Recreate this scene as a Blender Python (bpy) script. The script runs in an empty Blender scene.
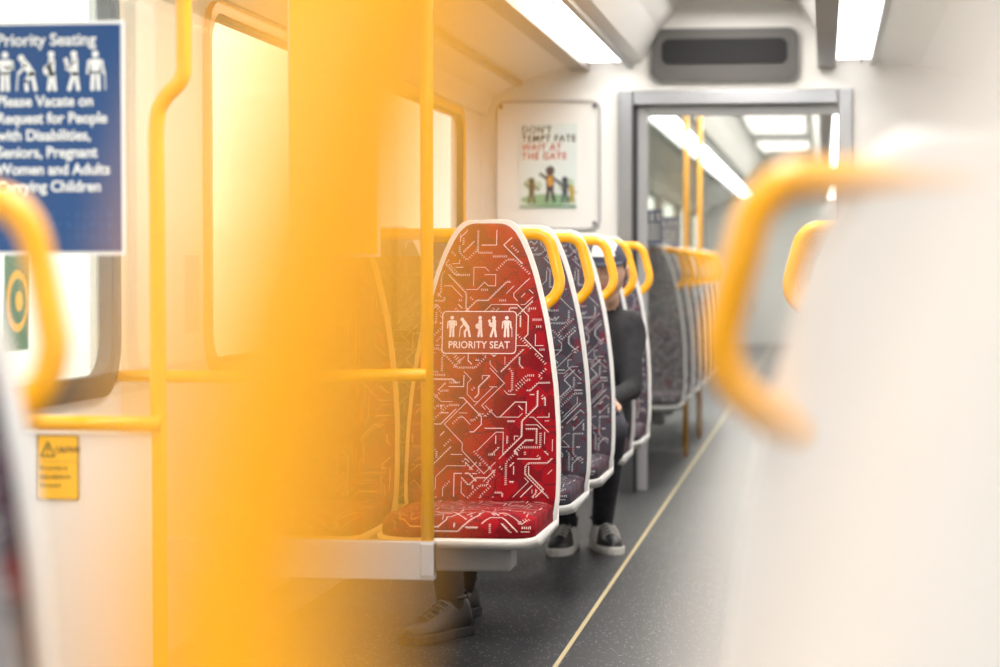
import bpy, bmesh, math, random
from mathutils import Vector, Matrix
random.seed(3)
S = bpy.context.scene
COL = S.collection
S.view_settings.view_transform = 'Standard'
S.view_settings.look = 'None'

# ------------------------------------------------------------------ helpers
def mat(name, c, rough=0.5, metal=0.0, spec=0.5, emit=0.0, ecol=None, coat=0.0, noise=0.0, nscale=30):
    m = bpy.data.materials.new(name); m.use_nodes = True
    nt = m.node_tree; b = nt.nodes['Principled BSDF']
    b.inputs['Base Color'].default_value = (*c, 1)
    b.inputs['Roughness'].default_value = rough
    b.inputs['Metallic'].default_value = metal
    b.inputs['Specular IOR Level'].default_value = spec
    b.inputs['Coat Weight'].default_value = coat
    if emit:
        b.inputs['Emission Color'].default_value = (*(ecol or c), 1)
        b.inputs['Emission Strength'].default_value = emit
    if noise:
        tc = nt.nodes.new('ShaderNodeTexCoord'); n = nt.nodes.new('ShaderNodeTexNoise')
        n.inputs['Scale'].default_value = nscale
        r = nt.nodes.new('ShaderNodeValToRGB')
        r.color_ramp.elements[0].color = (*[x*(1-noise) for x in c], 1)
        r.color_ramp.elements[1].color = (*[min(1, x*(1+noise)) for x in c], 1)
        r.color_ramp.elements[0].position = .3; r.color_ramp.elements[1].position = .7
        nt.links.new(tc.outputs['Object'], n.inputs['Vector'])
        nt.links.new(n.outputs['Fac'], r.inputs['Fac'])
        nt.links.new(r.outputs['Color'], b.inputs['Base Color'])
    return m

def glass_mat(name, tint, refl=0.08, rough=0.02, rcol=(1, 1, 1)):
    m = bpy.data.materials.new(name); m.use_nodes = True
    nt = m.node_tree; nt.nodes.clear()
    o = nt.nodes.new('ShaderNodeOutputMaterial'); t = nt.nodes.new('ShaderNodeBsdfTransparent')
    g = nt.nodes.new('ShaderNodeBsdfGlossy'); mx = nt.nodes.new('ShaderNodeMixShader')
    t.inputs['Color'].default_value = (*tint, 1); g.inputs['Roughness'].default_value = rough
    g.inputs['Color'].default_value = (*rcol, 1)
    mx.inputs['Fac'].default_value = refl
    nt.links.new(t.outputs[0], mx.inputs[1]); nt.links.new(g.outputs[0], mx.inputs[2])
    nt.links.new(mx.outputs[0], o.inputs[0])
    return m

def fabric(name, base, dark, line2, lw=.11):
    m = bpy.data.materials.new(name); m.use_nodes = True
    nt = m.node_tree; L = nt.links; N = nt.nodes
    b = N['Principled BSDF']; b.inputs['Roughness'].default_value = .9
    b.inputs['Specular IOR Level'].default_value = .15
    tc = N.new('ShaderNodeTexCoord')
    def vor(feature, scale):
        v = N.new('ShaderNodeTexVoronoi'); v.feature = feature; v.distance = 'MANHATTAN'
        v.inputs['Scale'].default_value = scale
        L.new(tc.outputs['Object'], v.inputs['Vector']); return v
    def math_(op, a, bb):
        n = N.new('ShaderNodeMath'); n.operation = op
        for i, v in enumerate((a, bb)):
            if isinstance(v, (int, float)): n.inputs[i].default_value = v
            else: L.new(v, n.inputs[i])
        return n.outputs[0]
    v1 = vor('F1', 20); v2 = vor('F2', 20)
    ln_ = math_('LESS_THAN', math_('SUBTRACT', v2.outputs['Distance'], v1.outputs['Distance']), lw)
    sc = N.new('ShaderNodeSeparateColor'); L.new(v1.outputs['Color'], sc.inputs[0])
    m1 = N.new('ShaderNodeMix'); m1.data_type = 'RGBA'
    m1.inputs[6].default_value = (*base, 1); m1.inputs[7].default_value = (*dark, 1)
    L.new(math_('MULTIPLY', math_('GREATER_THAN', sc.outputs[0], .72), .75), m1.inputs[0])
    m2 = N.new('ShaderNodeMix'); m2.data_type = 'RGBA'
    L.new(ln_, m2.inputs[0]); L.new(m1.outputs[2], m2.inputs[6]); m2.inputs[7].default_value = (*line2, 1)
    nz = N.new('ShaderNodeTexNoise'); nz.inputs['Scale'].default_value = 400
    L.new(tc.outputs['Object'], nz.inputs['Vector'])
    bp = N.new('ShaderNodeBump'); bp.inputs['Strength'].default_value = .25; bp.inputs['Distance'].default_value = .002
    L.new(nz.outputs['Fac'], bp.inputs['Height']); L.new(bp.outputs[0], b.inputs['Normal'])
    L.new(m2.outputs[2], b.inputs['Base Color'])
    return m

def empty(name, loc=(0, 0, 0), rz=0):
    e = bpy.data.objects.new(name, None); e.location = loc; e.rotation_euler = (0, 0, rz)
    e.empty_display_size = .1; COL.objects.link(e); return e

def obj(name, me, parent=None, mats=None):
    o = bpy.data.objects.new(name, me); COL.objects.link(o)
    if mats is not None:
        for mm in (mats if isinstance(mats, (list, tuple)) else [mats]): me.materials.append(mm)
    if parent: o.parent = parent
    return o

def pydata(name, v, f, m=None, parent=None, smooth=False):
    me = bpy.data.meshes.new(name); me.from_pydata([tuple(p) for p in v], [], f); me.update()
    bm = bmesh.new(); bm.from_mesh(me); bmesh.ops.recalc_face_normals(bm, faces=bm.faces); bm.to_mesh(me); bm.free()
    if smooth:
        for p in me.polygons: p.use_smooth = True
    return obj(name, me, parent, m)

def box(name, x0, x1, y0, y1, z0, z1, m, parent=None, bevel=0.0, seg=3):
    v = [(x, y, z) for x in (x0, x1) for y in (y0, y1) for z in (z0, z1)]
    f = [(0, 1, 3, 2), (4, 6, 7, 5), (0, 4, 5, 1), (2, 3, 7, 6), (0, 2, 6, 4), (1, 5, 7, 3)]
    o = pydata(name, v, f, m, parent)
    if bevel:
        bm = bmesh.new(); bm.from_mesh(o.data)
        bmesh.ops.bevel(bm, geom=bm.edges[:], offset=bevel, segments=seg, profile=.5, affect='EDGES')
        bm.to_mesh(o.data); bm.free()
    return o

def loft(name, rings, m, parent=None, smooth=True, caps=True, closed=True):
    n = len(rings[0]); v = [p for r in rings for p in r]; f = []
    for i in range(len(rings)-1):
        for j in range(n if closed else n-1):
            k = (j+1) % n
            f.append((i*n+j, i*n+k, (i+1)*n+k, (i+1)*n+j))
    if caps:
        f.append(tuple(range(n-1, -1, -1))); f.append(tuple((len(rings)-1)*n+j for j in range(n)))
    o = pydata(name, v, f, m, parent, smooth)
    return o

def crom(pts, sub=8):
    P = [Vector(p) for p in pts]; P = [P[0]*2-P[1]]+P+[P[-1]*2-P[-2]]; out = []
    for i in range(1, len(P)-2):
        for s in range(sub):
            t = s/sub
            out.append(.5*((2*P[i])+(P[i+1]-P[i-1])*t+(2*P[i-1]-5*P[i]+4*P[i+1]-P[i+2])*t*t+(3*P[i]-P[i-1]-3*P[i+1]+P[i+2])*t**3))
    out.append(P[-2]); return out

def tube(name, pts, r, m, parent=None, smooth_path=True, n=16, sub=8):
    P = crom(pts, sub) if smooth_path and len(pts) > 2 else [Vector(p) for p in pts]
    rings = []; up = None
    for i, p in enumerate(P):
        t = (P[min(i+1, len(P)-1)]-P[max(i-1, 0)]).normalized()
        if up is None:
            up = Vector((0, 0, 1)) if abs(t.z) < .9 else Vector((0, 1, 0))
        a = t.cross(up).normalized(); up = a.cross(t).normalized()
        rings.append([p+(a*math.cos(q)+up*math.sin(q))*r for q in [2*math.pi*k/n for k in range(n)]])
    return loft(name, rings, m, parent)

def text(name, s, size, loc, m, parent=None, rot=(math.pi/2, 0, 0), align='LEFT', bold=0.0, sx=1.0, ls=1.0):
    c = bpy.data.curves.new(name, 'FONT'); c.body = s; c.size = size; c.align_x = align
    c.offset = bold; c.extrude = .0006; c.space_character = ls
    c.materials.append(m)
    o = bpy.data.objects.new(name, c); COL.objects.link(o); o.location = loc; o.rotation_euler = rot
    o.scale = (sx, 1, 1)
    if parent: o.parent = parent
    return o

def flat2d(name, items, m, parent, loc, rot=(math.pi/2, 0, 0), sc=1.0):
    v = []; f = []
    def poly(pts):
        b0 = len(v); v.extend([(x*sc, y*sc, 0) for x, y in pts]); f.append(tuple(range(b0, b0+len(pts))))
    for it in items:
        if it[0] == 'c': poly([(it[1]+it[3]*math.cos(a), it[2]+it[3]*math.sin(a)) for a in [2*math.pi*k/20 for k in range(20)]])
        elif it[0] == 'e': poly([(it[1]+it[3]*math.cos(a), it[2]+it[4]*math.sin(a)) for a in [2*math.pi*k/28 for k in range(28)]])
        elif it[0] == 'p': poly(it[1])
        elif it[0] == 's':
            x1, y1, x2, y2, w = it[1:]; a = math.atan2(y2-y1, x2-x1); h = w/2; pts = []
            for k in range(9): q = a-math.pi/2+math.pi*k/8; pts.append((x2+h*math.cos(q), y2+h*math.sin(q)))
            for k in range(9): q = a+math.pi/2+math.pi*k/8; pts.append((x1+h*math.cos(q), y1+h*math.sin(q)))
            poly(pts)
    me = bpy.data.meshes.new(name); me.from_pydata(v, [], f); me.update()
    o = obj(name, me, parent, m); o.location = loc; o.rotation_euler = rot; return o

def rrect(w, h, r, n=6):
    pts = []
    for cx, cy, a0 in ((w/2-r, h/2-r, 0), (-w/2+r, h/2-r, 90), (-w/2+r, -h/2+r, 180), (w/2-r, -h/2+r, 270)):
        for k in range(n+1):
            a = math.radians(a0+90*k/n); pts.append((cx+r*math.cos(a), cy+r*math.sin(a)))
    return pts

def rplate(name, w, h, r, th, m, parent, loc, rot=(math.pi/2, 0, 0)):
    p = rrect(w, h, r)
    o = loft(name, [[(x, y, 0) for x, y in p], [(x, y, -th) for x, y in p]], m, parent, smooth=False)
    o.location = loc; o.rotation_euler = rot; return o

def rring(name, w, h, r, bw, th, m, parent, loc, rot=(math.pi/2, 0, 0)):
    a = rrect(w, h, r); b = rrect(w-2*bw, h-2*bw, max(r-bw, .004))
    R = [[(x, y, 0) for x, y in a], [(x, y, th) for x, y in a], [(x, y, th) for x, y in b], [(x, y, 0) for x, y in b], [(x, y, 0) for x, y in a]]
    o = loft(name, R, m, parent, smooth=False, caps=False); o.location = loc; o.rotation_euler = rot; return o

PICTO = [
 [('c', 0, .9, .085), ('p', [(-.15, .78), (.15, .78), (.12, .42), (-.12, .42)]), ('s', -.06, .45, -.07, .05, .1), ('s', .06, .45, .07, .05, .1), ('s', -.18, .73, -.2, .42, .06), ('s', .18, .73, .2, .58, .06), ('s', .2, .56, .02, .6, .06)],
 [('c', -.16, .82, .085), ('s', -.08, .7, .1, .45, .17), ('s', .1, .45, -.04, .25, .1), ('s', -.04, .25, -.02, .04, .09), ('s', .12, .42, .2, .05, .1), ('s', -.06, .66, -.2, .46, .06), ('s', -.24, .48, -.28, .03, .035)],
 [('c', .03, .9, .085), ('s', .04, .74, .04, .45, .17), ('e', -.06, .52, .12, .13), ('s', .02, .42, -.03, .05, .1), ('s', .08, .42, .12, .05, .1), ('s', .06, .72, -.1, .56, .055)],
 [('c', .03, .9, .085), ('s', .05, .76, .05, .45, .17), ('c', -.17, .76, .06), ('s', -.15, .66, -.08, .52, .1), ('s', .05, .72, -.17, .56, .055), ('s', .02, .42, -.09, .05, .1), ('s', .08, .42, .14, .05, .1)],
 [('c', 0, .9, .085), ('p', [(-.14, .78), (.14, .78), (.1, .42), (-.1, .42)]), ('s', -.06, .45, -.08, .05, .1), ('s', .06, .45, .08, .05, .1), ('s', -.17, .73, -.2, .44, .06), ('s', .17, .73, .2, .44, .06), ('s', .24, .46, .25, .03, .03)],
]

# ------------------------------------------------------------------ materials
M_white = mat('white_panel', (.82, .80, .775), .35, noise=.02, nscale=2)
M_ceil = mat('ceiling_panel', (.74, .725, .71), .25)
M_shell = mat('grey_seat_shell', (.78, .77, .76), .4)
M_yel = mat('yellow_powdercoat', (1.0, .44, .0), .32, coat=.3)
M_steel = mat('brushed_steel', (.30, .31, .33), .28, metal=.9)
M_alu = mat('satin_aluminium', (.46, .50, .55), .38, metal=.35)
M_dark = mat('dark_rubber', (.03, .03, .035), .6)
M_dgrey = mat('dark_grey_trim', (.12, .12, .13), .3, metal=.2)
M_mgrey = mat('mid_grey_plastic', (.35, .35, .36), .4)
M_light = mat('diffuser', (1, 1, 1), .5, emit=5.5, ecol=(1, .98, .95))
M_red = fabric('red_moquette', (.32, .006, .012), (.16, .005, .010), (.16, .008, .016), .09)
M_navy = fabric('charcoal_moquette', (.075, .068, .088), (.042, .038, .052), (.15, .03, .045), .06)
M_thread = mat('pale_red_thread', (.80, .60, .56), .8)
M_thread2 = mat('grey_thread', (.55, .52, .54), .8)
M_glass = glass_mat('clear_glass', (.97, .98, .97), .06)
M_amber = glass_mat('amber_glass', (1.0, .74, .36), .10, rcol=(1, .75, .3))
M_warm = glass_mat('warm_glass', (1.0, .93, .80), .08, rcol=(1, .9, .7))
M_blue = mat('blue_sign', (.010, .065, .22), .45)
M_wtxt = mat('white_print', (.88, .88, .88), .5)
M_btxt = mat('black_print', (.02, .02, .02), .5)
M_rtxt = mat('red_print', (.62, .05, .04), .5)
M_signyel = mat('yellow_sticker', (1.0, .52, .01), .45)
M_labelred = mat('label_red', (.28, .006, .012), .7)
M_pink = mat('label_print', (.85, .70, .67), .6)
M_skin = mat('skin', (.62, .36, .25), .5)
M_black = mat('black_cloth', (.016, .016, .02), .8, noise=.3, nscale=40)
M_jean = mat('charcoal_denim', (.05, .05, .065), .85, noise=.25, nscale=60)
M_leather = mat('black_leather', (.022, .022, .026), .38)
M_sole = mat('rubber_sole', (.03, .03, .033), .65)
M_wsole = mat('white_sole', (.75, .73, .7), .6)
M_hair = mat('dark_hair', (.03, .02, .015), .6)
M_cap = mat('cap_cloth', (.72, .72, .74), .7)
M_capd = mat('cap_brim', (.03, .035, .06), .7)
M_lip = mat('lip', (.45, .18, .15), .5)
M_eye = mat('eye_white', (.8, .8, .8), .3)

mf = bpy.data.materials.new('speckled_vinyl'); mf.use_nodes = True
nt = mf.node_tree; b = nt.nodes['Principled BSDF']; b.inputs['Roughness'].default_value = .42
b.inputs['Specular IOR Level'].default_value = .3
tc = nt.nodes.new('ShaderNodeTexCoord'); v = nt.nodes.new('ShaderNodeTexVoronoi'); v.inputs['Scale'].default_value = 60
r = nt.nodes.new('ShaderNodeValToRGB'); r.color_ramp.interpolation = 'CONSTANT'
r.color_ramp.elements[0].color = (.42, .42, .44, 1); r.color_ramp.elements[1].position = .17; r.color_ramp.elements[1].color = (.032, .033, .038, 1)
nt.links.new(tc.outputs['Object'], v.inputs['Vector']); nt.links.new(v.outputs['Distance'], r.inputs['Fac']); nt.links.new(r.outputs['Color'], b.inputs['Base Color'])

# ------------------------------------------------------------------ carriage shell
XL, XR, Y0, Y1 = -1.68, .85, -2.6, 34.0
YB = 11.5
box('floor', XL-.05, XR+.05, Y0, Y1, -.06, 0, mf)
M_line = mat('pale_yellow_line', (.62, .50, .27), .5)
ln = box('trim_1', -.733, -.720, 2.9, Y1-.1, 0, .003, M_line)

def side_wall(name, x, wins, out):
    xo = x+out*.05
    parts = empty(name)
    z0, z1 = .82, 1.80
    box('lower_panel', min(x, xo), max(x, xo), Y0, Y1, 0, z0, M_white, parts)
    box('upper_panel', min(x, xo), max(x, xo), Y0, Y1, z1, 2.45, M_white, parts)
    prev = Y0
    for i, (a, c) in enumerate(wins):
        box('pier_%d' % (i+1), min(x, xo), max(x, xo), prev, a, z0, z1, M_white, parts); prev = c
    box('pier_end', min(x, xo), max(x, xo), prev, Y1, z0, z1, M_white, parts)
    return parts
left_w = [(-1.5, 1.9), (2.9, 5.42), (6.3, 8.1), (8.6, 10.85), (13, 15.2), (15.8, 18), (18.6, 21), (21.6, 24), (24.6, 27), (27.6, 30), (30.4, 33)]
right_w = [(-1.5, 1.4), (2.0, 4.4), (5.0, 7.4), (8.0, 10.6), (13, 15.2), (15.8, 18), (18.6, 21), (21.6, 24), (24.6, 27), (27.6, 30), (30.4, 33)]
side_wall('wall_left', XL, left_w, -1)
side_wall('wall_right', XR, right_w, 1)
wi = 1
for x, ws, sgn in ((XL, left_w, 1), (XR, right_w, -1)):
    for (a, c) in ws:
        e = empty('window_%d' % wi, (x, (a+c)/2, 1.31)); wi += 1
        rot = (math.pi/2, 0, math.pi/2) if sgn > 0 else (math.pi/2, 0, -math.pi/2)
        fm = M_dark if (a < 5.9) else M_yel  # yellow frames: a warm reflection put into their colour
        rring('frame', c-a+.06, 1.04, .13, .035, .018, M_mgrey if a > 12 else fm, e, (0, 0, 0), rot)
        rring('inner_seal', c-a+.0, .985, .12, .022, .03, M_dark, e, (-sgn*.02, 0, 0), rot)
        box('pane', -sgn*.03-.003, -sgn*.03+.003, -(c-a)/2, (c-a)/2, -.49, .49, M_glass, e)

prof = [(-1.73, 1.84), (-1.66, 1.84), (-1.62, 1.93), (-1.50, 2.00), (-1.24, 2.075), (-1.16, 2.08), (-1.15, 2.11), (-.95, 2.11), (-.94, 2.08), (-.88, 2.10), (-.80, 2.24),
        (-.70, 2.36), (-.55, 2.41), (-.30, 2.41), (-.14, 2.36), (-.05, 2.24), (0, 2.10), (.03, 2.08), (.04, 2.11), (.22, 2.11), (.23, 2.08), (.45, 2.06), (.70, 1.98), (.80, 1.92), (.84, 1.84), (.9, 1.84), (.9, 2.5), (-1.73, 2.5)]
loft('ceiling', [[(x, Y0, z) for x, z in prof], [(x, Y1, z) for x, z in prof]], M_ceil, smooth=False)
for nm, xa, xb in (('left', -1.14, -.96), ('right', .05, .21)):
    e = empty('ceiling_light')
    y = Y0+.05; k = 0
    while y < Y1-.3:
        yb = min(y+1.42, Y1-.1)
        if y < YB < yb: yb = YB-.12
        box('diffuser_%d' % k, xa, xb, y, yb, 2.085, 2.112, M_light, e)
        y += 1.45; k += 1
    box('bezel_left', xa-.09, xa-.002, Y0, Y1, 2.050, 2.083, M_dgrey, e)
    box('bezel_right', xb+.002, xb+.03, Y0, Y1, 2.062, 2.083, M_mgrey, e)
    box('bezel_mid', (xa+xb)/2+.035, (xa+xb)/2+.043, Y0, Y1, 2.078, 2.084, M_mgrey, e)
box('trim_2', -1.50, -1.475, Y0, YB, 1.98, 2.0, M_dgrey)
box('baseboard_left', XL, XL+.015, Y0, Y1, 0, .10, M_mgrey)
box('baseboard_right', XR-.015, XR, Y0, Y1, 0, .10, M_mgrey)
box('wall_back', XL-.05, XR+.05, Y0-.05, Y0, 0, 2.5, M_white)
box('wall_far', XL-.05, XR+.05, Y1, Y1+.05, 0, 2.5, M_white)

# bulkhead
bk = empty('wall_front', (0, YB, 0))
DX0, DX1, DZ = -.93, .06, 1.88
box('left_panel', XL, DX0-.07, 0, .06, 0, 2.45, M_white, bk)
box('right_panel', DX1+.07, XR, 0, .06, 0, 2.45, M_white, bk)
box('header_panel', DX0-.07, DX1+.07, 0, .06, DZ+.07, 2.45, M_white, bk)
dr = empty('door_1', (0, YB, 0))
box('jamb_left', DX0-.07, DX0, -.03, .10, 0, DZ+.07, M_steel, dr, .006)
box('jamb_right', DX1, DX1+.07, -.03, .10, 0, DZ+.07, M_steel, dr, .006)
box('lintel', DX0, DX1, -.03, .10, DZ, DZ+.07, M_steel, dr, .006)
box('seal_left', DX0, DX0+.02, 0, .08, 0, DZ, M_dark, dr)
box('leaf_stile', DX0+.02, DX0+.07, .02, .06, 0, DZ, M_mgrey, dr, .004)
box('leaf_top', DX0+.07, DX1, .02, .06, DZ-.05, DZ, M_mgrey, dr, .004)
box('glass', DX0+.07, DX1, .037, .043, .02, DZ-.05, M_glass, dr)
dd = empty('passenger_display', (-.485, YB-.003, 2.10))
rplate('body', .72, .265, .055, .03, M_mgrey, dd, (0, -.03, .018))
rplate('screen', .70, .25, .05, .012, mat('display_bezel', (.085, .08, .078), .5), dd, (0, -.042, .018))
rplate('screen_glass', .60, .12, .035, .006, mat('smoked_screen', (.02, .02, .022), .6, spec=.2), dd, (0, -.050, .035))

# poster
po = empty('safety_poster', (-1.345, YB-.005, 1.592))
rplate('mount_panel', .52, .63, .05, .02, M_white, po, (0, -.02, 0))
rring('mount_edge', .52, .63, .05, .008, .012, M_mgrey, po, (0, -.02, 0))
box('sheet', -.145, .145, -.026, -.021, -.212, .205, mat('poster_paper', (.70, .77, .76), .5), po)
zz = [.158, .115, .072, .029]
for i, (t_, mm) in enumerate((("DON'T", M_btxt), ("TEMPT FATE", M_btxt), ("WAIT AT", M_rtxt), ("THE GATE", M_rtxt))):
    text('line_%d' % i, t_, .046, (-.130, -.028, zz[i]), mm, po, bold=.0006, sx=.95, ls=1.14)
flat2d('lawn', [('e', .0, -.168, .135, .028)], mat('lawn_green', (.22, .42, .24), .6), po, (0, -.0275, 0))
flat2d('bushes', [('c', -.09, -.09, .028), ('c', -.05, -.10, .02), ('c', .08, -.1, .025), ('c', .11, -.085, .02)], mat('bush_green', (.45, .58, .42), .6), po, (0, -.0272, 0))
fig = [('c', 0, .085, .02), ('s', 0, .055, 0, .01, .034), ('s', -.008, .0, -.016, -.05, .014), ('s', .008, 0, .018, -.05, .014), ('s', -.015, .05, -.045, .07, .011), ('s', .015, .05, .045, .03, .011)]
for i, (dx, dz, sc, cc) in enumerate(((-.08, -.145, .8, (.08, .08, .05)), (.012, -.12, 1.1, (.03, .04, .07)), (.085, -.14, .8, (.05, .07, .12)), (.12, -.155, .55, (.5, .35, .05)))):
    flat2d('figure_%d' % i, fig, mat('figure_ink_%d' % i, cc, .6), po, (dx, -.029-.0003*i, dz), sc=sc)
flat2d('figure_shirt', [('s', .012, -.065, .012, -.09, .028)], mat('shirt_ink', (.65, .3, .05), .6), po, (0, -.0315, 0))
flat2d('footer', [('p', [(-.14, -.208), (.14, -.208), (.14, -.196), (-.14, -.196)])], mat('footer_green', (.1, .25, .15), .6), po, (0, -.0285, 0))
for sx_ in (-1, 1):
    for sz_ in (-1, 1):
        flat2d('screw_%d%d' % (sx_+1, sz_+1), [('c', 0, 0, .011)], M_dgrey, po, (sx_*.232, -.041, sz_*.285))

# ------------------------------------------------------------------ seats
PZ = [.40, .433, .5, .64, .75, .863, .94, 1.0, 1.07, 1.126, 1.165, 1.19, 1.205, 1.213, 1.217]
PW = [.202, .209, .211, .208, .199, .183, .169, .154, .135, .115, .097, .082, .068, .056, .040]
def hw(z):
    if z <= PZ[0]: return PW[0]
    for i in range(len(PZ)-1):
        if z <= PZ[i+1]:
            t = (z-PZ[i])/(PZ[i+1]-PZ[i]); return PW[i]*(1-t)+PW[i+1]*t
    return PW[-1]
def lean(z): return max(0, z-.43)*.17
def back_rings(off, zlo, yf, yb, pf, pb):
    rings = []; zs = []
    n = 34
    for i in range(n+1):
        t = i/n; zs.append(zlo+(1.217-zlo)*(1-(1-t)**1.6))
    H = 1.217-zlo
    for i, z in enumerate(zs):
        w = hw(z)+off; t = i/n; zz_ = zlo+(z-zlo)*(H+off)/H
        e = 1-max(0, (t-.8)/.2)**3*.55
        cols = [math.sin(math.pi/2*(-1+2*k/20)) for k in range(21)]
        ring = []
        for s in cols:
            ring.append((w*s, lean(z)+yf-pf*e*(1-abs(s)**7), zz_))
        for s in cols[::-1]:
            ring.append((w*s, lean(z)+yb+pb*e*(1-abs(s)**7), zz_))
        rings.append(ring)
    return rings
SEC = [(.02, .372), (-.36, .366), (-.405, .372), (-.425, .388), (-.428, .408), (-.415, .428), (-.385, .441), (-.30, .443), (-.18, .437), (-.06, .437), (.02, .44)]
def cushion_rings():
    rings = []
    cy, cz = -.2, .40
    for k in range(25):
        s = -1+2*k/24; x = .203*math.sin(math.pi/2*s); q = (1-abs(math.sin(math.pi/2*s))**8)
        rings.append([(x, cy+(y-cy)*(.965+.035*q), cz+(z-cz)*(.72+.28*q)) for y, z in SEC])
    return rings
def pan_rings():
    rings = []
    sec = [(.05, .352), (-.38, .345), (-.43, .356), (-.443, .372), (-.43, .378), (.02, .374), (.05, .44)]
    for k in range(21):
        s = -1+2*k/20; x = .214*math.sin(math.pi/2*s); q = 1-abs(math.sin(math.pi/2*s))**10
        rings.append([(x, y*(.99+.01*q), z+.012*(1-q)) for y, z in sec])
    return rings

def proj_back(x, z):
    if z < .445 or z > 1.2: return None
    s = x/hw(z)
    if abs(s) > .965: return None
    t = 1-(1-(z-.41)/(1.217-.41))**(1/1.6); e = 1-max(0, (t-.8)/.2)**3*.55
    return (x, lean(z)-.004-.032*e*(1-abs(s)**7)-.0022, z)
SP = SEC[3:]
SPL = [0]
for i in range(len(SP)-1): SPL.append(SPL[-1]+math.dist(SP[i], SP[i+1]))
def proj_cush(x, a):
    if abs(x) > .193 or a < .004 or a > SPL[-1]-.03: return None
    for i in range(len(SP)-1):
        if a <= SPL[i+1]:
            t = (a-SPL[i])/(SPL[i+1]-SPL[i]); y = SP[i][0]*(1-t)+SP[i+1][0]*t; z = SP[i][1]*(1-t)+SP[i+1][1]*t
            dy = SP[i+1][0]-SP[i][0]; dz = SP[i+1][1]-SP[i][1]; l = math.hypot(dy, dz)
            q = 1-abs(x/.203)**8
            return (x, -.2+(y+.2)*(.965+.035*q)-dz/l*.002, .40+(z-.40)*(.72+.28*q)+dy/l*.002)
DIR8 = [(1, 0), (1, 1), (0, 1), (-1, 1), (-1, 0), (-1, -1), (0, -1), (1, -1)]
def woven(name, proj, x0, x1, a0, a1, seed, m, count):
    """woven street-map motif: octilinear threads and comb ticks lying on the cloth"""
    rg = random.Random(seed); g = .0105; used = set(); V = []; F = []
    def quad(p, q, w):
        dx, dy = q[0]-p[0], q[1]-p[1]; l = math.hypot(dx, dy) or 1; nx, ny = -dy/l*w/2, dx/l*w/2
        c = [proj(p[0]+nx, p[1]+ny), proj(q[0]+nx, q[1]+ny), proj(q[0]-nx, q[1]-ny), proj(p[0]-nx, p[1]-ny)]
        if None in c: return
        b0 = len(V); V.extend(c); F.append((b0, b0+1, b0+2, b0+3))
    for _ in range(count):
        ix = rg.randint(int(x0/g), int(x1/g)); ia = rg.randint(int(a0/g), int(a1/g))
        if (ix, ia) in used: continue
        d = rg.randrange(8); style = rg.random(); w = rg.choice((.0016, .0018, .0026)); mine = []
        for s in range(rg.randint(3, 7)):
            stop = False
            for k in range(rg.randint(1, 6)):
                nx, na = ix+DIR8[d][0], ia+DIR8[d][1]
                if (nx, na) in used: stop = True; break
                p = (ix*g, ia*g); q = (nx*g, na*g)
                L_ = math.dist(p, q); ux, ua = (q[0]-p[0])/L_, (q[1]-p[1])/L_
                if style < .65: quad((p[0]-ux*w*.4, p[1]-ua*w*.4), (q[0]+ux*w*.4, q[1]+ua*w*.4), w)
                if style > .38:
                    n = max(2, int(L_/.0050))
                    for j in range(n):
                        c = (p[0]+ux*L_*(j+.5)/n, p[1]+ua*L_*(j+.5)/n); h0 = 0 if style < .65 else -.0022
                        quad((c[0]-ua*h0, c[1]+ux*h0), (c[0]-ua*.0038, c[1]+ux*.0038), .0020)
                mine.append((nx, na)); ix, ia = nx, na
            if stop: break
            d = (d+rg.choice((-2, -1, -1, 1, 1, 2))) % 8
        used.update(mine)
    return pydata(name, V, F, m)

CACHE = {}
def part(key, maker, parent, loc, sc=None):
    if key not in CACHE:
        o = maker(); CACHE[key] = o.data; o.parent = parent; o.location = loc
    else:
        o = bpy.data.objects.new(key.split('|')[0], CACHE[key]); COL.objects.link(o); o.parent = parent; o.location = loc
    if sc: o.scale = sc
    return o
def hoop():
    pts = [(-.56, .150, 1.10), (-.585, .155, 1.165), (-.55, .16, 1.186), (-.45, .16, 1.188), (-.2, .16, 1.188), (.0, .16, 1.188), (.11, .16, 1.188), (.150, .16, 1.184), (.175, .16, 1.160), (.188, .157, 1.12),
           (.200, .15, 1.075), (.204, .147, 1.05), (.197, .143, 1.02), (.176, .138, .995), (.150, .125, .978), (.12, .11, .97)]
    return tube('grab_handle', pts, .0165, M_yel, sub=8, n=18)
def seat_row(x, y, red=False, back=False, wall=.75, z=0, detail=True, hs=None):
    e = empty('double_train_seat', (x, y, z), math.pi if back else 0)
    fm = M_red if red else M_navy; k = 'r' if red else 'n'; tm = M_thread if red else M_thread2
    for i, dx in enumerate((0, -.46)):
        part('backrest_cushion|'+k, lambda: loft('backrest_cushion', back_rings(0, .41, -.004, .0, .032, 0), fm), e, (dx, 0, 0))
        part('backrest_shell|', lambda: loft('backrest_shell', back_rings(.011, .36, -.002, .020, 0, .026), M_shell), e, (dx, 0, 0))
        part('seat_cushion|'+k, lambda: loft('seat_cushion', cushion_rings(), fm), e, (dx, 0, 0))
        part('seat_pan|', lambda: loft('seat_pan', pan_rings(), M_shell), e, (dx, 0, 0))
        if detail:
            part('backrest_weave|'+k+str(i), lambda: woven('backrest_weave', proj_back, -.22, .22, .43, 1.21, 11+i*7+(3 if red else 0), tm, 430), e, (dx, 0, 0))
            part('cushion_weave|'+k+str(i), lambda: woven('cushion_weave', proj_cush, -.2, .2, 0, .45, 31+i*7, tm, 200), e, (dx, 0, 0))
    part('grab_handle|', hoop, e, (0, 0, 0), hs)
    part('wall_bracket|%.2f' % wall, lambda: box('wall_bracket', -wall, .12, -.27, -.14, .27, .348, M_mgrey, None, .012), e, (0, 0, 0))
    return e

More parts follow.
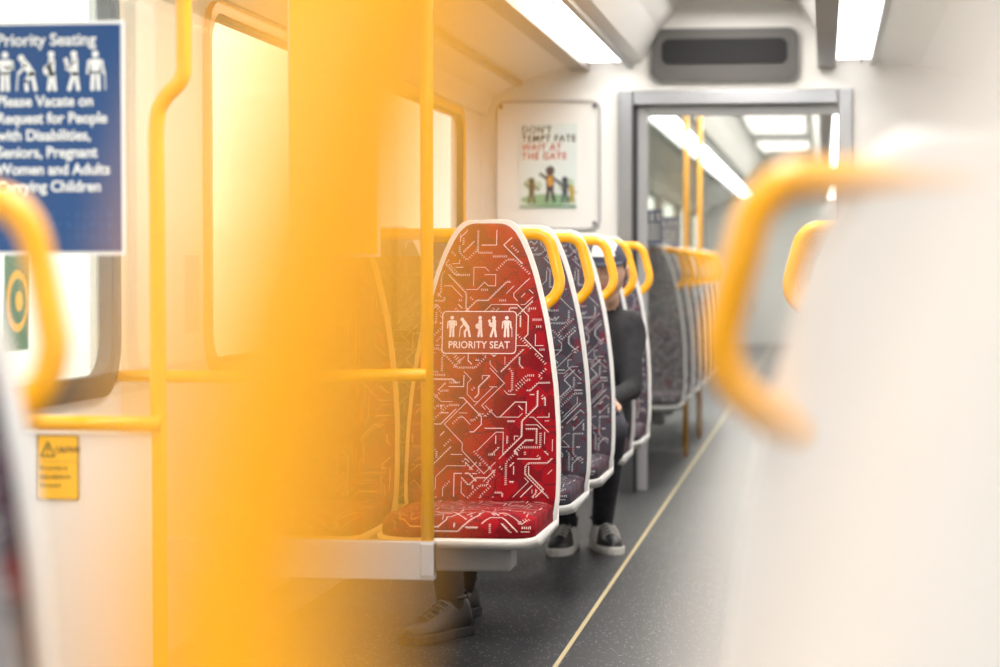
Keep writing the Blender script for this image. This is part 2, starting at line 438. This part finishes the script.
AX = -.955
rows = [6.55+.87*k for k in range(5)]
first = None
for i, y in enumerate(rows):
    e = seat_row(AX, y, red=(i == 0), wall=.72)
    if i == 0: first = e
seat_row(-.90, 1.98, wall=.77, z=-.034, hs=(.91, 1, 1))
seat_row(.1415, .47, back=True, wall=.705, z=-.017, detail=False, hs=(1.1, 1, 1))
seat_row(.118, 2.15, back=True, wall=.73, z=-.022)
for y in (5.9, 6.77, 7.64, 8.51, 9.38, 10.25):
    seat_row(.118, y, back=True, wall=.73)
for k in range(7):
    seat_row(AX, 12.6+.8*k, wall=.72)
    seat_row(.118, 13.4+.87*k, back=True, wall=.73)

R = (math.pi/2-math.atan(.17), 0, 0)
for dx in (0, -.46):
    lab = empty('priority_label'); lab.parent = first
    lab.location = (dx-.012, lean(.908)-.004-.0345, .908); lab.rotation_euler = R
    rplate('plate', .213, .122, .012, .002, M_labelred, lab, (0, 0, .0), (0, 0, 0))
    rring('border', .213, .122, .012, .0025, .0015, M_pink, lab, (0, 0, 0), (0, 0, 0))
    for i in range(5):
        flat2d('pictogram_%d' % i, PICTO[i], M_pink, lab, (-.078+.039*i, -.014, .0012), (0, 0, 0), .062)
    text('wording', 'PRIORITY SEAT', .0285, (0, -.045, .001), M_pink, lab, (0, 0, 0), 'CENTER', bold=.0003, sx=.88, ls=1.04)

# ------------------------------------------------------------------ partition A (draught screen in front of red seats)
pa = empty('draught_screen', (0, 5.5, 0))
tube('post', [(-.93, 0, .36), (-.93, 0, 2.095)], .0155, M_yel, pa, False)
box('amber_panel', -1.26, -.944, -.004, .004, .44, 1.118, M_amber, pa)  # lower pane, tinted amber
box('side_glass', XL+.003, -1.26, -.004, .004, .44, 1.118, M_warm, pa)
box('glass', XL+.003, -.944, -.004, .004, 1.118, 2.02, M_warm, pa)
box('bottom_rail', XL+.003, -.912, -.018, .018, .352, .444, M_alu, pa, .003)
box('clamp', -.945, -.912, -.021, .021, .36, .44, M_alu, pa, .004)
tube('grab_rail', [(-.93, -.02, .838), (-1.0, -.035, .838), (-1.25, -.035, .832), (-1.675, -.035, .832)], .0145, M_yel, pa)
box('notice_edge', -1.265, -1.040, -.012, -.005, 1.115, 1.80, M_wtxt, pa)
box('notice_panel', -1.26, -1.046, -.016, -.011, 1.122, 1.795, M_signyel, pa)

# ------------------------------------------------------------------ partition B (sign screen nearer)
pb = empty('priority_sign_screen', (0, 4.5, 0))
box('glass', XL+.003, -1.30, -.004, .004, .78, 2.0, M_glass, pb)
box('lower_panel', XL+.003, -1.30, -.012, .012, .06, .765, M_white, pb, .004)
tube('pole', [(-1.245, 0, 2.07), (-1.245, 0, 1.8), (-1.245, 0, 1.52), (-1.25, 0, 1.46), (-1.285, 0, 1.42), (-1.30, 0, 1.37), (-1.30, 0, 1.2), (-1.30, 0, .6), (-1.30, 0, 0)], .016, M_yel, pb)
tube('rail', [(-1.29, -.02, .785), (XL+.004, -.02, .785)], .015, M_yel, pb, False)
sg = empty('priority_sign'); sg.parent = pb; sg.location = (.010, -.006, 0)
box('backing', -1.672, -1.37, -.004, 0, 1.115, 1.575, M_wtxt, sg)
box('blue_field', -1.667, -1.378, -.006, -.004, 1.123, 1.567, M_blue, sg)
text('title', 'Priority Seating', .0335, (-1.630, -.007, 1.527), M_wtxt, sg, bold=.0006, sx=.98)
for i in range(5):
    flat2d('pictogram_%d' % i, PICTO[i], M_wtxt, sg, (-1.612+.046*i, -.0072, 1.437), sc=.08)
for i, t_ in enumerate(('Please Vacate on', 'Request for People', 'with Disabilities,', 'Seniors, Pregnant', 'Women and Adults', 'Carrying Children')):
    text('line_%d' % i, t_, .0302, (-1.630, -.007, 1.408-i*.0335), M_wtxt, sg, bold=.0007, sx=.96)
dots = []
for r_ in range(3):
    for c_ in range(15):
        for a_ in range(2):
            for b_ in range(3):
                if random.random() < .5: dots.append(('c', -1.635+c_*.0165+a_*.005, 1.20-r_*.022-b_*.005, .0016))
flat2d('braille', dots, mat('braille_blue', (.03, .14, .40), .4), sg, (0, -.0074, 0))
cs = empty('caution_sign'); cs.parent = pb; cs.location = (-1.498, -.014, .697)
box('plate', -.042, .042, -.002, 0, -.064, .064, M_signyel, cs)
rring('border', .084, .128, .003, .002, .0008, M_btxt, cs, (0, -.002, 0))
tri = [(-.034, .022), (-.006, .022), (-.02, .05)]
flat2d('triangle', [('s', *tri[0], *tri[1], .003), ('s', *tri[1], *tri[2], .003), ('s', *tri[2], *tri[0], .003), ('s', -.02, .041, -.02, .032, .003), ('c', -.02, .0265, .0015)], M_btxt, cs, (0, -.0025, 0))
text('word', 'CAUTION', .0165, (-.004, -.0035, .03), M_btxt, cs, bold=.0002, sx=.64, ls=1.05)
flat2d('rule', [('s', -.036, .012, .036, .012, .001)], M_btxt, cs, (0, -.0025, 0))
for i, t_ in enumerate(('Do not lean or', 'place objects on', 'this screen')):
    text('small_%d' % i, t_, .0105, (-.036, -.0035, -.004-.017*i), M_btxt, cs, sx=.9, bold=0)

st = empty('window_sticker', (XL+.0, 4.80, 1.02), math.pi/2)
flat2d('backing', [('p', [(-.075, -.105), (.075, -.105), (.075, .105), (-.075, .105)])], mat('sticker_green', (.03, .16, .06), .5), st, (0, .012, 0))
flat2d('ring', [('c', 0, .0, .066)], M_signyel, st, (0, .010, 0))
flat2d('inner', [('c', 0, .0, .048)], mat('sticker_green_inner', (.03, .16, .06), .5), st, (0, .008, 0))
flat2d('core', [('c', 0, .0, .022)], M_signyel, st, (0, .006, 0))

for (px, py) in ((-.80, 13.7), (-.80, 15.2)):
    tube('grab_pole', [(px, py, 0), (px, py, 2.235)], .016, M_yel, None, False)
for (py, xa) in ((12.15, -.96), (13.9, -.98)):
    e = empty('information_sign', (xa, py, 1.30))
    box('screen_glass', XL-xa+.003, .28, .006, .012, -.5, .6, M_glass, e)
    box('plate', -.01, .13, -.004, 0.006, -.09, .09, M_blue, e)
    for i in range(4):
        flat2d('pict_%d' % i, PICTO[i], M_wtxt, e, (.01+.033*i, -.006, .03), sc=.045)
    for i in range(4):
        flat2d('rule_%d' % i, [('s', 0, 0, .11, 0, .007)], M_wtxt, e, (.005, -.006, .01-.022*i))

# ------------------------------------------------------------------ people
def blob(name, segs, mats_list, parent, voxel=.012, smooth_it=6):
    bm = bmesh.new()
    for (a, b_, ra, rb, mi) in segs:
        a = Vector(a); b_ = Vector(b_); d = b_-a; L_ = d.length
        for p, rr in ((a, ra), (b_, rb)):
            bmesh.ops.create_uvsphere(bm, u_segments=16, v_segments=10, radius=rr, matrix=Matrix.Translation(p))
        if L_ > 1e-4:
            q = d.to_track_quat('Z', 'Y').to_matrix().to_4x4()
            bmesh.ops.create_cone(bm, cap_ends=True, segments=16, radius1=ra, radius2=rb, depth=L_, matrix=Matrix.Translation((a+b_)/2) @ q)
    me = bpy.data.meshes.new(name+'_tmp'); bm.to_mesh(me); bm.free()
    o = bpy.data.objects.new(name+'_tmp', me); COL.objects.link(o)
    md = o.modifiers.new('r', 'REMESH'); md.mode = 'VOXEL'; md.voxel_size = voxel
    ms = o.modifiers.new('s', 'SMOOTH'); ms.iterations = smooth_it; ms.factor = .5
    dg = bpy.context.evaluated_depsgraph_get(); dg.update()
    nm = bpy.data.meshes.new_from_object(o.evaluated_get(dg)); nm.name = name
    bpy.data.objects.remove(o)
    nm.materials.clear()
    r_ = obj(name, nm, parent, mats_list)
    S_ = [(Vector(a), Vector(b_), ra, rb, mi) for a, b_, ra, rb, mi in segs]
    for p in nm.polygons:
        p.use_smooth = True
        c = p.center; best = 1e9; bi = 0
        for a, b_, ra, rb, mi in S_:
            d = b_-a; t = 0 if d.length_squared < 1e-8 else max(0, min(1, (c-a).dot(d)/d.length_squared))
            q = (c-(a+d*t)).length-(ra*(1-t)+rb*t)
            if q < best: best = q; bi = mi
        p.material_index = bi
    return r_

def head(parent, loc, rot, cap=False, sc=1.0):
    h = empty('head'); h.parent = parent; h.location = loc; h.rotation_euler = rot; h.scale = (sc,)*3
    NU, NV = 40, 30
    def hp(x, y, z, g=1.0):
        X = .076*x*(1-.22*max(0, -z)**1.4); Y = .097*y; Z = .116*z
        if y > 0: Z = Z*(1-.10*max(0, -z)*y)
        if y < 0:
            ex = math.exp(-(x/.16)**2-((z+.14)/.2)**2)*(1 if z < .2 else .6)
            Y -= .024*ex
            for s in (-1, 1): Y += .009*math.exp(-((x-s*.38)/.2)**2-((z-.06)/.13)**2)
            Y -= .006*math.exp(-(x/.3)**2-((z+.47)/.09)**2)
            Y -= .010*math.exp(-(x/.4)**2-((z+.86)/.15)**2)
        return Vector((X*g, Y*g, Z*g))
    def surf(name, m, g, keep, extra=None):
        v = []; f = []
        for i in range(NV+1):
            ph = math.pi*i/NV
            for j in range(NU):
                th = 2*math.pi*j/NU
                v.append(hp(math.sin(ph)*math.cos(th), math.sin(ph)*math.sin(th), math.cos(ph), g))
        for i in range(NV):
            for j in range(NU):
                k = (j+1) % NU; ph = math.pi*(i+.5)/NV; th = 2*math.pi*(j+.5)/NU
                if keep(math.sin(ph)*math.cos(th), math.sin(ph)*math.sin(th), math.cos(ph)): f.append((i*NU+j, i*NU+k, (i+1)*NU+k, (i+1)*NU+j))
        return pydata(name, v, f, m, h, True)
    surf('skull', M_skin, 1.0, lambda x, y, z: True)
    surf('hair', M_hair, 1.07, lambda x, y, z: z > .45 or (y > .05 and z > -.45) or (y > -.25 and z > .15))
    for s in (-1, 1):
        surf_e = blob('ear', [((s*.076, .012, .012), (s*.080, .02, -.02), .013, .010, 0)], [M_skin], h, .004, 3)
        for nm, rr, yy, mm in (('eyeball', .0115, -.0765, M_eye), ('iris', .0058, -.0845, M_btxt)):
            bm = bmesh.new(); bmesh.ops.create_uvsphere(bm, u_segments=14, v_segments=10, radius=rr); me = bpy.data.meshes.new(nm); bm.to_mesh(me); bm.free()
            o = obj(nm, me, h, mm); o.location = (s*.029, yy, .007)
        tube('eyebrow', [(s*.012, -.096, .030), (s*.03, -.095, .036), (s*.046, -.083, .03)], .003, M_hair, h, n=8)
    tube('lips', [(-.024, -.088, -.053), (-.010, -.100, -.050), (.010, -.100, -.050), (.024, -.088, -.053)], .005, M_lip, h, n=8)
    if cap:
        surf('cap_crown', M_capd, 1.11, lambda x, y, z: z > .38)
        surf('cap_front', M_cap, 1.125, lambda x, y, z: z > .48 and y < -.1 and abs(x) < .55)
        surf('cap_band', M_capd, 1.12, lambda x, y, z: .30 < z < .46)
        v = []; n = 16
        for i in range(n+1):
            a = math.pi*(.12+.76*i/n)
            v.append((.080*math.cos(a), -.088*math.sin(a), .045)); v.append((.090*math.cos(a), -.045-.125*math.sin(a), .036))
        v2 = [(x, y, z-.006) for x, y, z in v]; f = []
        for i in range(n):
            a0 = 2*i; f.append((a0, a0+1, a0+3, a0+2)); f.append((a0+len(v), a0+2+len(v), a0+3+len(v), a0+1+len(v)))
            f.append((a0+1, a0+1+len(v), a0+3+len(v), a0+3))
        pydata('cap_brim', v+v2, f, M_capd, h, True)
    return h

def hand(name, parent, wrist, direction, palm_up, side, curl=.5):
    d = Vector(direction).normalized(); n = Vector(palm_up).normalized(); n = (n-d*n.dot(d)).normalized(); l = d.cross(n)*side
    w = Vector(wrist); segs = []
    def P(a, b_, c): return w+d*a+l*b_+n*c
    for k in range(4):
        o_ = -.030+.0205*k
        segs.append((P(.0, o_*.6, 0), P(.085, o_, 0), .015, .0115, 0))
        L = [.060, .074, .080, .070][k]; q = P(.088, o_*1.08, 0); ang = curl*.4
        for ph, (fr, r0, r1) in enumerate(((.45, .0098, .009), (.3, .009, .0082), (.25, .0082, .007))):
            dd_ = d*math.cos(ang)-n*math.sin(ang); q2 = q+dd_*L*fr*1.0
            segs.append((q, q2, r0, r1, 0)); q = q2; ang += curl
    t0 = P(.02, .026, -.004); t1 = P(.055, .052, -.012); t2 = P(.085, .058, -.020)
    segs += [(t0, t1, .014, .0105, 0), (t1, t2, .0105, .0085, 0)]
    return blob(name, segs, [M_skin], parent, .0045, 3)

def shoe(name, parent, loc, yaw, upper, sole, stripes=False, L=.29):
    e = empty(name); e.parent = parent; e.location = loc; e.rotation_euler = (0, 0, yaw)
    prof_ = [(-.205, .018, .040), (-.195, .030, .050), (-.17, .042, .060), (-.13, .049, .070), (-.09, .047, .083), (-.05, .042, .100), (-.015, .038, .118), (.02, .037, .122), (.05, .037, .120), (.072, .033, .108), (.085, .022, .09)]
    rings = []
    for (y, w_, h_) in prof_:
        y *= L/.29; ring = []
        for k in range(20):
            a = 2*math.pi*k/20; c, s = math.cos(a), math.sin(a)
            if s < 0: ring.append((w_*(abs(c)**.6)*(1 if c > 0 else -1), y, .022))
            else: ring.append((w_*(abs(c)**.75)*(1 if c > 0 else -1)*(1-.18*s), y, .022+(h_-.022)*max(s, 0)**.8))
        rings.append(ring)
    loft('upper', rings, upper, e)
    out = [(-.215, .014), (-.205, .030), (-.18, .043), (-.13, .053), (-.09, .050), (-.03, .042), (.03, .041), (.07, .039), (.092, .024), (.096, .01)]
    pl = [(w_, y*L/.29) for y, w_ in out]+[(-w_, y*L/.29) for y, w_ in out[::-1]]
    loft('sole', [[(x*.95, y, 0) for x, y in pl], [(x, y, .006) for x, y in pl], [(x, y, .024) for x, y in pl], [(x*.97, y*.985, .030) for x, y in pl]], sole, e, smooth=False)
    for k in range(5):
        y = (-.125+.022*k)*L/.29; z = .074+.0085*k
        tube('lace_%d' % k, [(-.024, y, z-.008), (0, y-.004, z+.004), (.024, y, z-.008)], .0032, M_wsole if stripes else M_dgrey, e, n=8)
    tube('collar', [(.034*math.cos(a), .03+.045*math.sin(a), .119+.003*math.sin(a)) for a in [2*math.pi*k/16 for k in range(17)]], .007, upper, e, n=8, sub=2)
    if stripes:
        for s in (-1, 1):
            for k in range(3):
                y = -.075+.032*k
                tube('stripe', [(s*.050, y-.012, .03), (s*.0435, y, .066), (s*.032, y+.012, .094)], .0048, M_wsole, e, n=8)
    return e

def person(name, J, top, legs, headrot, cap=False, shoes=None, bare_arm=False, headsc=1.0):
    e = empty(name, (0, 0, 0))
    V = {k: Vector(v_) for k, v_ in J.items()}
    sg_ = []
    A = 2 if bare_arm else 0
    pel, ch, nk = V['pelvis'], V['chest'], V['neck']
    hip = (V['hipR']-V['hipL']).normalized()
    sh = (V['shR']-V['shL']).normalized()
    mid = (pel+ch)/2
    for s in (-1, 1):
        sg_ += [(pel+hip*.075*s, mid+hip*.07*s, .105, .10, 0), (mid+hip*.07*s, ch+sh*.08*s, .10, .105, 0)]
    sg_ += [(V['shL'], ch, .062, .10, 0), (V['shR'], ch, .062, .10, 0), (ch, nk, .095, .058, 0), (nk, V['head'], .052, .048, 2)]
    for s in 'LR':
        sg_ += [(V['sh'+s], V['el'+s], .056, .043, 0), (V['el'+s], V['wr'+s], .041, .030 if bare_arm else .034, A)]
        sg_ += [(V['hip'+s], V['kn'+s], .088, .062, 1), (V['kn'+s], V['an'+s], .060, .044, 1), (V['an'+s], V['an'+s]+Vector((0, 0, -.03)), .036, .036, 1)]
    blob('body', sg_, [top, legs, M_skin], e, .012, 5)
    head(e, V['head']+Vector((0, -.01, .085)), headrot, cap, headsc)
    for s, side in (('L', 1), ('R', -1)):
        d = (V['kn'+s]-V['hip'+s]).normalized()
        ad = (V['wr'+s]-V['el'+s]).normalized()
        dd_ = (ad*.6+d*.4)
        hand('hand_'+s, e, V['wr'+s]+ad*.012, dd_, (0, 0, 1), side, .45)
    if shoes:
        for s in 'LR':
            a = V['an'+s]; shoe('shoe_'+s, e, (a.x, a.y-.015, 0), shoes['yaw'+s], shoes['upper'], shoes['sole'], shoes.get('stripes', False))
    return e

BY = 9.16
person('seated_passenger', dict(pelvis=(-.92, BY-.13, .535), hipL=(-1.02, BY-.16, .52), hipR=(-.85, BY-.16, .52), chest=(-.86, BY-.10, .83), neck=(-.835, BY-.14, .955),
    head=(-.822, BY-.20, .992), shL=(-1.02, BY-.10, .88), shR=(-.745, BY-.12, .87), elL=(-1.06, BY-.28, .66), elR=(-.725, BY-.26, .63), wrL=(-1.0, BY-.46, .61), wrR=(-.79, BY-.46, .60),
    knL=(-1.05, BY-.56, .50), knR=(-.775, BY-.54, .50), anL=(-.985, BY-.10, .105), anR=(-.855, BY-.03, .105)),
    M_black, M_jean, (.08, 0, -.15), cap=True, shoes=dict(yawL=-.1, yawR=.35, upper=M_leather, sole=M_wsole, stripes=True), headsc=.95)
BY = 7.42
person('seated_passenger', dict(pelvis=(-1.0, BY-.13, .535), hipL=(-1.09, BY-.16, .52), hipR=(-.91, BY-.16, .52), chest=(-1.02, BY-.27, .80), neck=(-1.03, BY-.38, .90),
    head=(-1.035, BY-.43, .93), shL=(-1.17, BY-.28, .84), shR=(-.88, BY-.28, .84), elL=(-1.16, BY-.42, .62), elR=(-.92, BY-.42, .62), wrL=(-1.08, BY-.60, .66), wrR=(-.99, BY-.60, .66),
    knL=(-1.14, BY-.50, .50), knR=(-1.02, BY-.50, .50), anL=(-1.095, BY-.54, .105), anR=(-1.12, BY-.16, .105)),
    M_black, M_black, (.5, 0, 0), shoes=dict(yawL=-.5, yawR=-.3, upper=M_leather, sole=M_sole))
BY = 1.98
M_shirt = mat('grey_shirt', (.20, .19, .20), .8, noise=.5, nscale=25)
person('seated_passenger', dict(pelvis=(-.91, BY-.13, .535), hipL=(-1.0, BY-.16, .52), hipR=(-.82, BY-.16, .52), chest=(-.91, BY-.12, .86), neck=(-.91, BY-.14, 1.0),
    head=(-.91, BY-.16, 1.04), shL=(-1.09, BY-.12, .93), shR=(-.75, BY-.12, .93), elL=(-1.11, BY-.25, .68), elR=(-.655, BY-.20, .71), wrL=(-1.01, BY-.46, .62), wrR=(-.78, BY-.42, .66),
    knL=(-1.02, BY-.56, .50), knR=(-.82, BY-.56, .50), anL=(-1.01, BY-.60, .105), anR=(-.83, BY-.60, .105)),
    M_shirt, M_jean, (.1, 0, .2), shoes=dict(yawL=-.1, yawR=.1, upper=M_leather, sole=M_sole), bare_arm=True)

# ------------------------------------------------------------------ light
w = bpy.data.worlds.new('daylight'); S.world = w; w.use_nodes = True
nt = w.node_tree; bg = nt.nodes['Background']
tc = nt.nodes.new('ShaderNodeTexCoord'); sp = nt.nodes.new('ShaderNodeSeparateXYZ'); rp = nt.nodes.new('ShaderNodeValToRGB')
mr = nt.nodes.new('ShaderNodeMapRange'); mr.inputs['From Min'].default_value = -.3; mr.inputs['From Max'].default_value = .3
nt.links.new(tc.outputs['Generated'], sp.inputs[0]); nt.links.new(sp.outputs['Z'], mr.inputs['Value']); nt.links.new(mr.outputs[0], rp.inputs['Fac'])
rp.color_ramp.elements[0].color = (.30, .33, .24, 1); rp.color_ramp.elements[0].position = .3
rp.color_ramp.elements[1].color = (1, .975, .93, 1); rp.color_ramp.elements[1].position = .6
nt.links.new(rp.outputs['Color'], bg.inputs['Color']); bg.inputs['Strength'].default_value = 2.4

def area(name, loc, sx_, sy_, power, rot=(0, 0, 0), c=(1, .95, .885)):
    l = bpy.data.lights.new(name, 'AREA'); l.shape = 'RECTANGLE'; l.size = sx_; l.size_y = sy_; l.energy = power; l.color = c
    o = bpy.data.objects.new(name, l); COL.objects.link(o); o.location = loc; o.rotation_euler = rot; return o
area('saloon_fill', (-.42, -1.2, 2.33), .5, 1.8, 38)  # fill added behind the camera to brighten the near seat shell
area('saloon_fill', (-.42, 3.6, 2.33), .5, 5, 80)  # fill along the ceiling centre, added to back up the light strips
area('saloon_fill', (-.42, 9.0, 2.33), .5, 4.5, 64)
area('saloon_fill', (-.42, 20, 2.33), .5, 14, 200)

# ------------------------------------------------------------------ camera
cd = bpy.data.cameras.new('camera'); cam = bpy.data.objects.new('camera', cd); COL.objects.link(cam)
cam.location = (0, 0, 1.09); cd.lens = 85; cd.sensor_width = 36
cam.rotation_euler = (math.radians(90-1.59), 0, math.radians(7.84))
cd.clip_start = .02
cd.dof.use_dof = True; cd.dof.focus_distance = 6.7; cd.dof.aperture_fstop = 2.6
S.camera = cam
